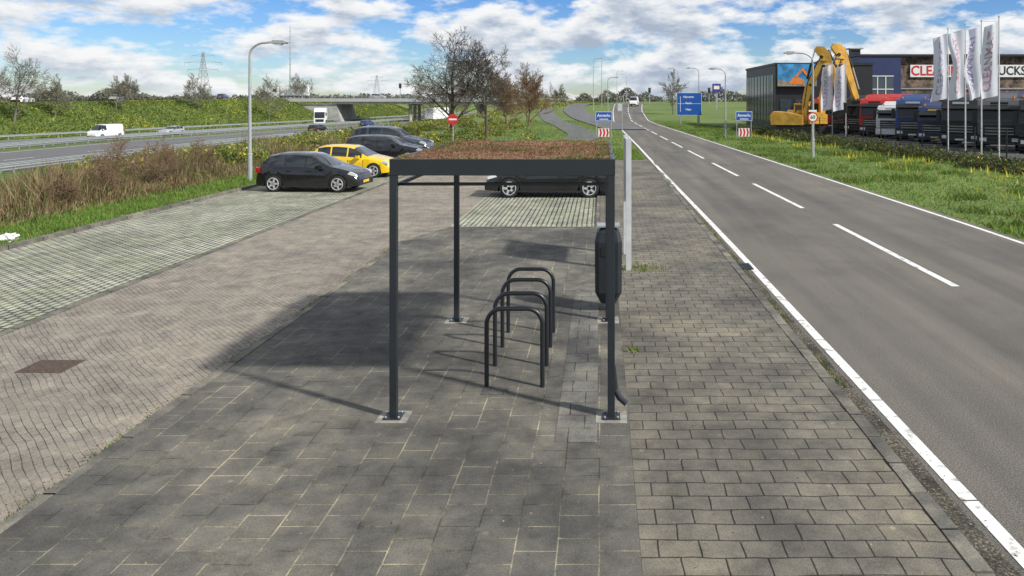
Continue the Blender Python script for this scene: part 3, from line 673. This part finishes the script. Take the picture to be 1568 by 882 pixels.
# flags
m,nt,bs=newmat('flag_cloth'); bs.inputs['Base Color'].default_value=(.72,.73,.80,1); bs.inputs['Roughness'].default_value=.7
tr=N(nt,'ShaderNodeBsdfTranslucent'); tr.inputs[0].default_value=(.66,.69,.8,1); mx=N(nt,'ShaderNodeMixShader'); mx.inputs[0].default_value=.4
nt.links.new(bs.outputs[0],mx.inputs[1]); nt.links.new(tr.outputs[0],mx.inputs[2]); nt.links.new(mx.outputs[0],nt.nodes['Material Output'].inputs[0]); M['flagw']=m
def flag(x,y,hp,w,h,txt,col='purple',r=.045):
    b=MB(); b.path([(x,y,G),(x,y,hp)],[r,r*.7],8,0); b.disc((x,y,hp+.03),(0,0,1),.06,.06,8,0)
    wav=lambda u,v:(.14*math.sin(u*7+v*2.1+y)*u+.08*math.sin(v*7+y*3)*u)
    z1=hp-.25
    F=lambda u,v:(x-.06-u*w*(.94-.14*math.sin(v*4+y)-.08*math.sin(v*9+y*2)), y-.10*u+wav(u,v)*1.8, z1-v*h-.30*u-.07*u*math.sin(v*5))
    nu,nv=10,30; o=len(b.v)
    for j in range(nv+1):
        for i in range(nu+1): b.v.append(F(i/nu,j/nv))
    for j in range(nv):
        for i in range(nu): a=o+j*(nu+1)+i; b.f.append((a,a+1,a+nu+2,a+nu+1)); b.m.append(1)
    vs,fs=text_geo(txt,w*.46)
    Lm=max(v.x for v in vs)*2
    for s in(-1,1):
        q=[]
        for v in vs:
            vv=.5-v.x/Lm*.84; uu=.55+v.y/w; p=F(uu,vv); q.append((p[0],p[1]+s*.015,p[2]))
        b.add(q,fs,2)
    b.path([(x,y,z1+.03),(x-w,y-.1,z1+.0)],.015,6,0)
    b.obj('banner_flag',['alu','flagw',col],smooth=60)
flag(21.0,39,7.55,.95,3.9,'CLEANMAT','flagred'); flag(21.0,40.8,7.5,.9,3.9,'CLEANMAT'); flag(21.0,42.6,7.5,.9,3.9,'CLEANMAT','flagred'); flag(20.8,44.3,7.4,.9,3.9,'CLEANMAT')
flag(21.2,64,6.5,1.0,3.9,'CLEANMAT'); flag(20.2,64.5,6.5,.95,3.9,'CLEANMAT')
# ---------------------------------------------------------------- street lamps
def lamp(x,y,h,arm,dirx=1,r=.075,name='street_lamp'):
    b=MB(); z=tz(x,y); b.path([(x,y,z),(x,y,z+1.1),(x,y,z+1.12),(x,y,h-.5)],[r*1.25,r*1.25,r,r*.65],10,0)
    c=[(x+dirx*arm*.55*(1-math.cos(t)),y,h-.5+.5*math.sin(t)) for t in np.linspace(0,1.57,8)]+[(x+dirx*arm*.75,y,h+.02)]
    b.path(c,r*.6,8,0)
    xe=x+dirx*arm*.72
    b.prism([(xe,h-.03),(xe+dirx*.12,h+.09),(xe+dirx*.5,h+.09),(xe+dirx*.68,h+.01),(xe+dirx*.62,h-.04)],y-.13,y+.13,0)
    b.prism([(xe+dirx*.12,h-.045),(xe+dirx*.5,h-.045),(xe+dirx*.42,h-.10),(xe+dirx*.2,h-.10)],y-.1,y+.1,1)
    b.obj(name,['poleg','lens'],smooth=40)
lamp(-13.95,29.4,5.45,1.15,1); lamp(11.9,41.5,5.8,1.35,-1); lamp(10.45,62,5.75,1.1,-1)
lamp(12.6,95,7.2,1.4,-1); lamp(14.5,140,9,1.6,-1); lamp(-1.5,150,11.5,1.8,1); lamp(.2,165,12,1.8,1); lamp(5,230,12,2,1);lamp(9,260,12,2,-1);lamp(1.0,105,6.3,1.2,1)
lamp(-38,260,12,2,1); lamp(-60,240,12,2,-1)
# ---------------------------------------------------------------- signs
def rsign(x,y,zc,r,kind):
    b=MB(); b.path([(x,y+.05,tz(x,y)),(x,y+.05,zc+r*.9)],.035,8,0)
    b.disc((x,y-.03,zc),(0,1,0),r,.02,28,1)
    if kind=='noentry': b.box(x-r*.72,x+r*.72,y-.047,y-.042,zc-r*.15,zc+r*.15,2)
    else:
        b.disc((x,y-.042,zc),(0,1,0),r*.76,.008,28,2)
        vs,fs=text_geo('60',r*1.0); b.add([(x+v.x,y-.05,zc+v.y) for v in vs],fs,3)
        b.box(x-r*.8,x+r*.8,y-.04,y-.03,zc+r*1.08,zc+r*1.45,2)
    b.obj('no_entry_sign' if kind=='noentry' else 'speed_limit_sign',['galv','red','white','black'])
rsign(-9.0,45,1.98,.33,'noentry'); rsign(11.8,41.2,2.2,.28,'60')
def placesign(x,y):
    b=MB()
    for xx in(x-.6,x+.6): b.path([(xx,y,tz(xx,y)),(xx,y,2.2)],.035,8,0)
    b.box(x-.68,x+.68,y-.06,y-.035,1.42,2.18,1); b.box(x-.65,x+.65,y-.065,y-.061,1.45,2.15,2)
    vs,fs=text_geo('Angerlo',.34); b.add([(x+v.x,y-.07,1.86+v.y) for v in vs],fs,1)
    b.box(x-.36,x+.36,y-.07,y-.066,1.53,1.59,1)
    b.box(x-.45,x+.45,y-.06,y-.035,.1,.8,1)
    for k in(-1,0,1):
        b.prism([(x+.28*k-.10,.12),(x+.28*k+.05,.12),(x+.28*k+.13,.45),(x+.28*k+.05,.78),(x+.28*k-.10,.78),(x+.28*k-.02,.45)],y-.066,y-.061,3)
    b.obj('place_name_sign',['galv','white','blue','red'])
placesign(11.9,61.5); placesign(.25,61)
b=MB(); x,y=11.35,95
for xx in(x-1.1,x+1.1): b.path([(xx,y,tz(xx,y)),(xx,y,3.9)],.07,8,0)
b.box(x-1.6,x+1.6,y-.12,y-.07,1.15,4.05,1); b.box(x-1.56,x+1.56,y-.13,y-.121,1.19,4.01,2)
for i,t in enumerate(['Nijmegen','Venlo','Haps']):
    vs,fs=text_geo(t,.36); b.add([(x-.1+v.x,y-.14,3.5-.8*i+v.y) for v in vs],fs,1)
b.path([(x-1.15,y-.14,1.6),(x-1.15,y-.14,3.6)],.04,4,1); b.box(x-1.5,x+1.5,y-.135,y-.131,2.62,2.66,1)
b.obj('direction_sign',['galv','white','blue'])
b=MB(); b.path([(2.0,70,tz(2,70)),(2.0,70,2.9)],.05,8,0)
b.box(1.6,1.98,69.9,69.94,2.1,2.8,1); b.obj('traffic_sign',['galv','alu'])
for x,y in[(7.2,235),(13.5,205),(22,212),(30,205),(-58,214)]:
    b=MB(); z=tz(x,y) if x>0 else 3.2; b.path([(x,y,z),(x,y,z+4.2)],.1,8,0)
    b.box(x-.35,x+.35,y-.3,y-.05,z+3.2,z+4.6,1); b.disc((x,y-.31,z+4.2),(0,1,0),.13,.02,10,2); b.obj('traffic_light',['galv','black','red'])
b=MB()
b.box(23.0,23.4,148,148.2,1.2,6.4,0); b.box(22.3,24.0,147.9,147.99,4.6,6.3,1); b.box(22.6,23.7,147.85,147.89,5.2,5.9,2); b.obj('advertising_pylon',['galv',flat('pylon_violet',(.06,.04,.25),.5),'white'])
car('passing_car',(7.9,175,tz(7.9,175)+.1),R(-100),4.9,1.9,2.2,PW,'van')
# ---------------------------------------------------------------- bridge
b=MB(); b.box(-72,-24,198,212,1.9,3.25,0); b.box(-90,-8,197.6,198,2.55,3.45,1); b.box(-90,-8,212,212.4,2.55,3.45,1)
for x in np.arange(-90,-8,2.0): b.box(x-.04,x+.04,197.75,197.85,3.45,4.15,2)
for z in(3.8,4.15): b.box(-90,-8,197.77,197.83,z-.04,z+.04,2)
for x in(-51.5,-33):
    for y in(200,205,210): b.path([(x,y,HW),(x,y,1.95)],.45,12,0)
    b.box(x-.5,x+.5,199,211,1.5,1.89,0)
b.prism([(-74,1.9),(-71,1.9),(-69.5,-2.8),(-82,-2.8),(-82,1.9)],198.3,211.7,0); b.prism([(-24,1.9),(-27.5,1.9),(-30,-2.8),(-18,-2.8),(-18,1.9)],198.3,211.7,0)
b.obj('road_bridge',['concrete',flat('parapet',(.42,.42,.40),.8),'galv'])
# ---------------------------------------------------------------- pylons, mast
def pylon(x,y,h,w):
    b=MB(); r=h*.003; W=lambda t:w*(1-t)**1.3*.5+w*.06
    K=9
    for j in range(K):
        t0,t1=j/K,(j+1)/K
        c0=[(x+a*W(t0),y+c*W(t0),h*t0) for a,c in((-1,-1),(1,-1),(1,1),(-1,1))]; c1=[(x+a*W(t1),y+c*W(t1),h*t1) for a,c in((-1,-1),(1,-1),(1,1),(-1,1))]
        for i in range(4):
            b.path([c0[i],c1[i]],r*1.3,4); b.path([c0[i],c1[(i+1)%4]],r*.8,4); b.path([c0[(i+1)%4],c1[i]],r*.8,4)
    for t,l in((.66,.30),(.80,.36),(.93,.22)):
        for s in(-1,1):
            b.path([(x,y,h*t+h*.03),(x+s*h*l,y,h*t)],r*1.1,4); b.path([(x,y,h*t-h*.01),(x+s*h*l,y,h*t)],r*1.1,4)
            b.path([(x+s*h*l,y,h*t),(x+s*h*l,y,h*t-h*.05)],r,4)
            pr=[Vector((x+s*h*l,y,h*t-h*.05)).lerp(Vector((x+s*h*l-330,y-150,h*t)),k/10)-Vector((0,0,9*math.sin(math.pi*k/10))) for k in range(11)]
            b.path(pr,.045,3)
    b.obj('electricity_pylon',['poleg'])
pylon(-285,530,37,9); pylon(-212,700,26,8)
b=MB(); b.path([(-168,400,0),(-168,400,43)],[.45,.15],6)
for z in range(4,42,3): b.box(-168.6,-167.4,399.8,400.2,z,z+.1)
b.obj('radio_mast',['poleg'])
# ---------------------------------------------------------------- camera, light, sky
cam=bpy.data.cameras.new('camera'); co=bpy.data.objects.new('camera',cam); scene.collection.objects.link(co); scene.camera=co
cam.lens=26; cam.sensor_width=36; cam.clip_end=9000; cam.shift_x=-.0867; cam.shift_y=-.1843
co.location=(0,0,3.2); co.rotation_euler=(R(90),0,0)
sd=Vector((2.7,-1.5,2.55)).normalized()
sun=bpy.data.lights.new('sun','SUN'); sun.energy=5.0; sun.angle=R(2.6); sun.color=(1,.955,.87); so=bpy.data.objects.new('sun',sun); scene.collection.objects.link(so)
so.rotation_euler=sd.to_track_quat('Z','Y').to_euler()
w=bpy.data.worlds.new('World'); scene.world=w; w.use_nodes=True; nt=w.node_tree; bg=nt.nodes['Background']
sky=N(nt,'ShaderNodeTexSky',sky_type='NISHITA'); sky.sun_disc=False; sky.sun_elevation=math.asin(sd.z); sky.sun_rotation=math.atan2(sd.x,sd.y); sky.air_density=1.0; sky.dust_density=.3; sky.ozone_density=2
tc=N(nt,'ShaderNodeTexCoord').outputs['Generated']
tint=N(nt,'ShaderNodeMix',data_type='RGBA',blend_type='MULTIPLY'); tint.inputs[0].default_value=1; nt.links.new(sky.outputs[0],tint.inputs[6])
sep=N(nt,'ShaderNodeSeparateXYZ'); nt.links.new(tc,sep.inputs[0])
tr=ramp(nt,sep.outputs[2],[(0,(.98,1.10,1.25)),(.05,(.76,1.02,1.38)),(.14,(.52,.86,1.42)),(.5,(.7,.8,.9))]); nt.links.new(tr.outputs[0],tint.inputs[7])
def cloudn(zo,sc,det=10,zs=2.7,rough=.58):
    mp=N(nt,'ShaderNodeMapping'); mp.inputs['Scale'].default_value=(1,1,zs); mp.inputs['Location'].default_value=(5.3,2.7,zo); nt.links.new(tc,mp.inputs[0])
    n=N(nt,'ShaderNodeTexNoise'); n.inputs['Scale'].default_value=sc; n.inputs['Detail'].default_value=det; n.inputs['Roughness'].default_value=rough; nt.links.new(mp.outputs[0],n.inputs['Vector']); return n.outputs[0]
n1=cloudn(0,11); n2=cloudn(.035,11)
mask=ramp(nt,n1,[(.42,(0,0,0)),(.47,(.45,.45,.45)),(.535,(1,1,1))])
shade=ramp(nt,n2,[(.45,(10.6,10.7,10.8)),(.53,(9.2,9.5,9.9)),(.60,(6.6,7.3,8.3)),(.68,(4.6,5.4,6.7))])
mixc=N(nt,'ShaderNodeMix',data_type='RGBA'); nt.links.new(mask.outputs[0],mixc.inputs[0]); nt.links.new(tint.outputs[2],mixc.inputs[6]); nt.links.new(shade.outputs[0],mixc.inputs[7])
nt.links.new(mixc.outputs[2],bg.inputs[0]); bg.inputs[1].default_value=.088
scene.view_settings.view_transform='Standard'; scene.view_settings.look='None'; scene.view_settings.exposure=0
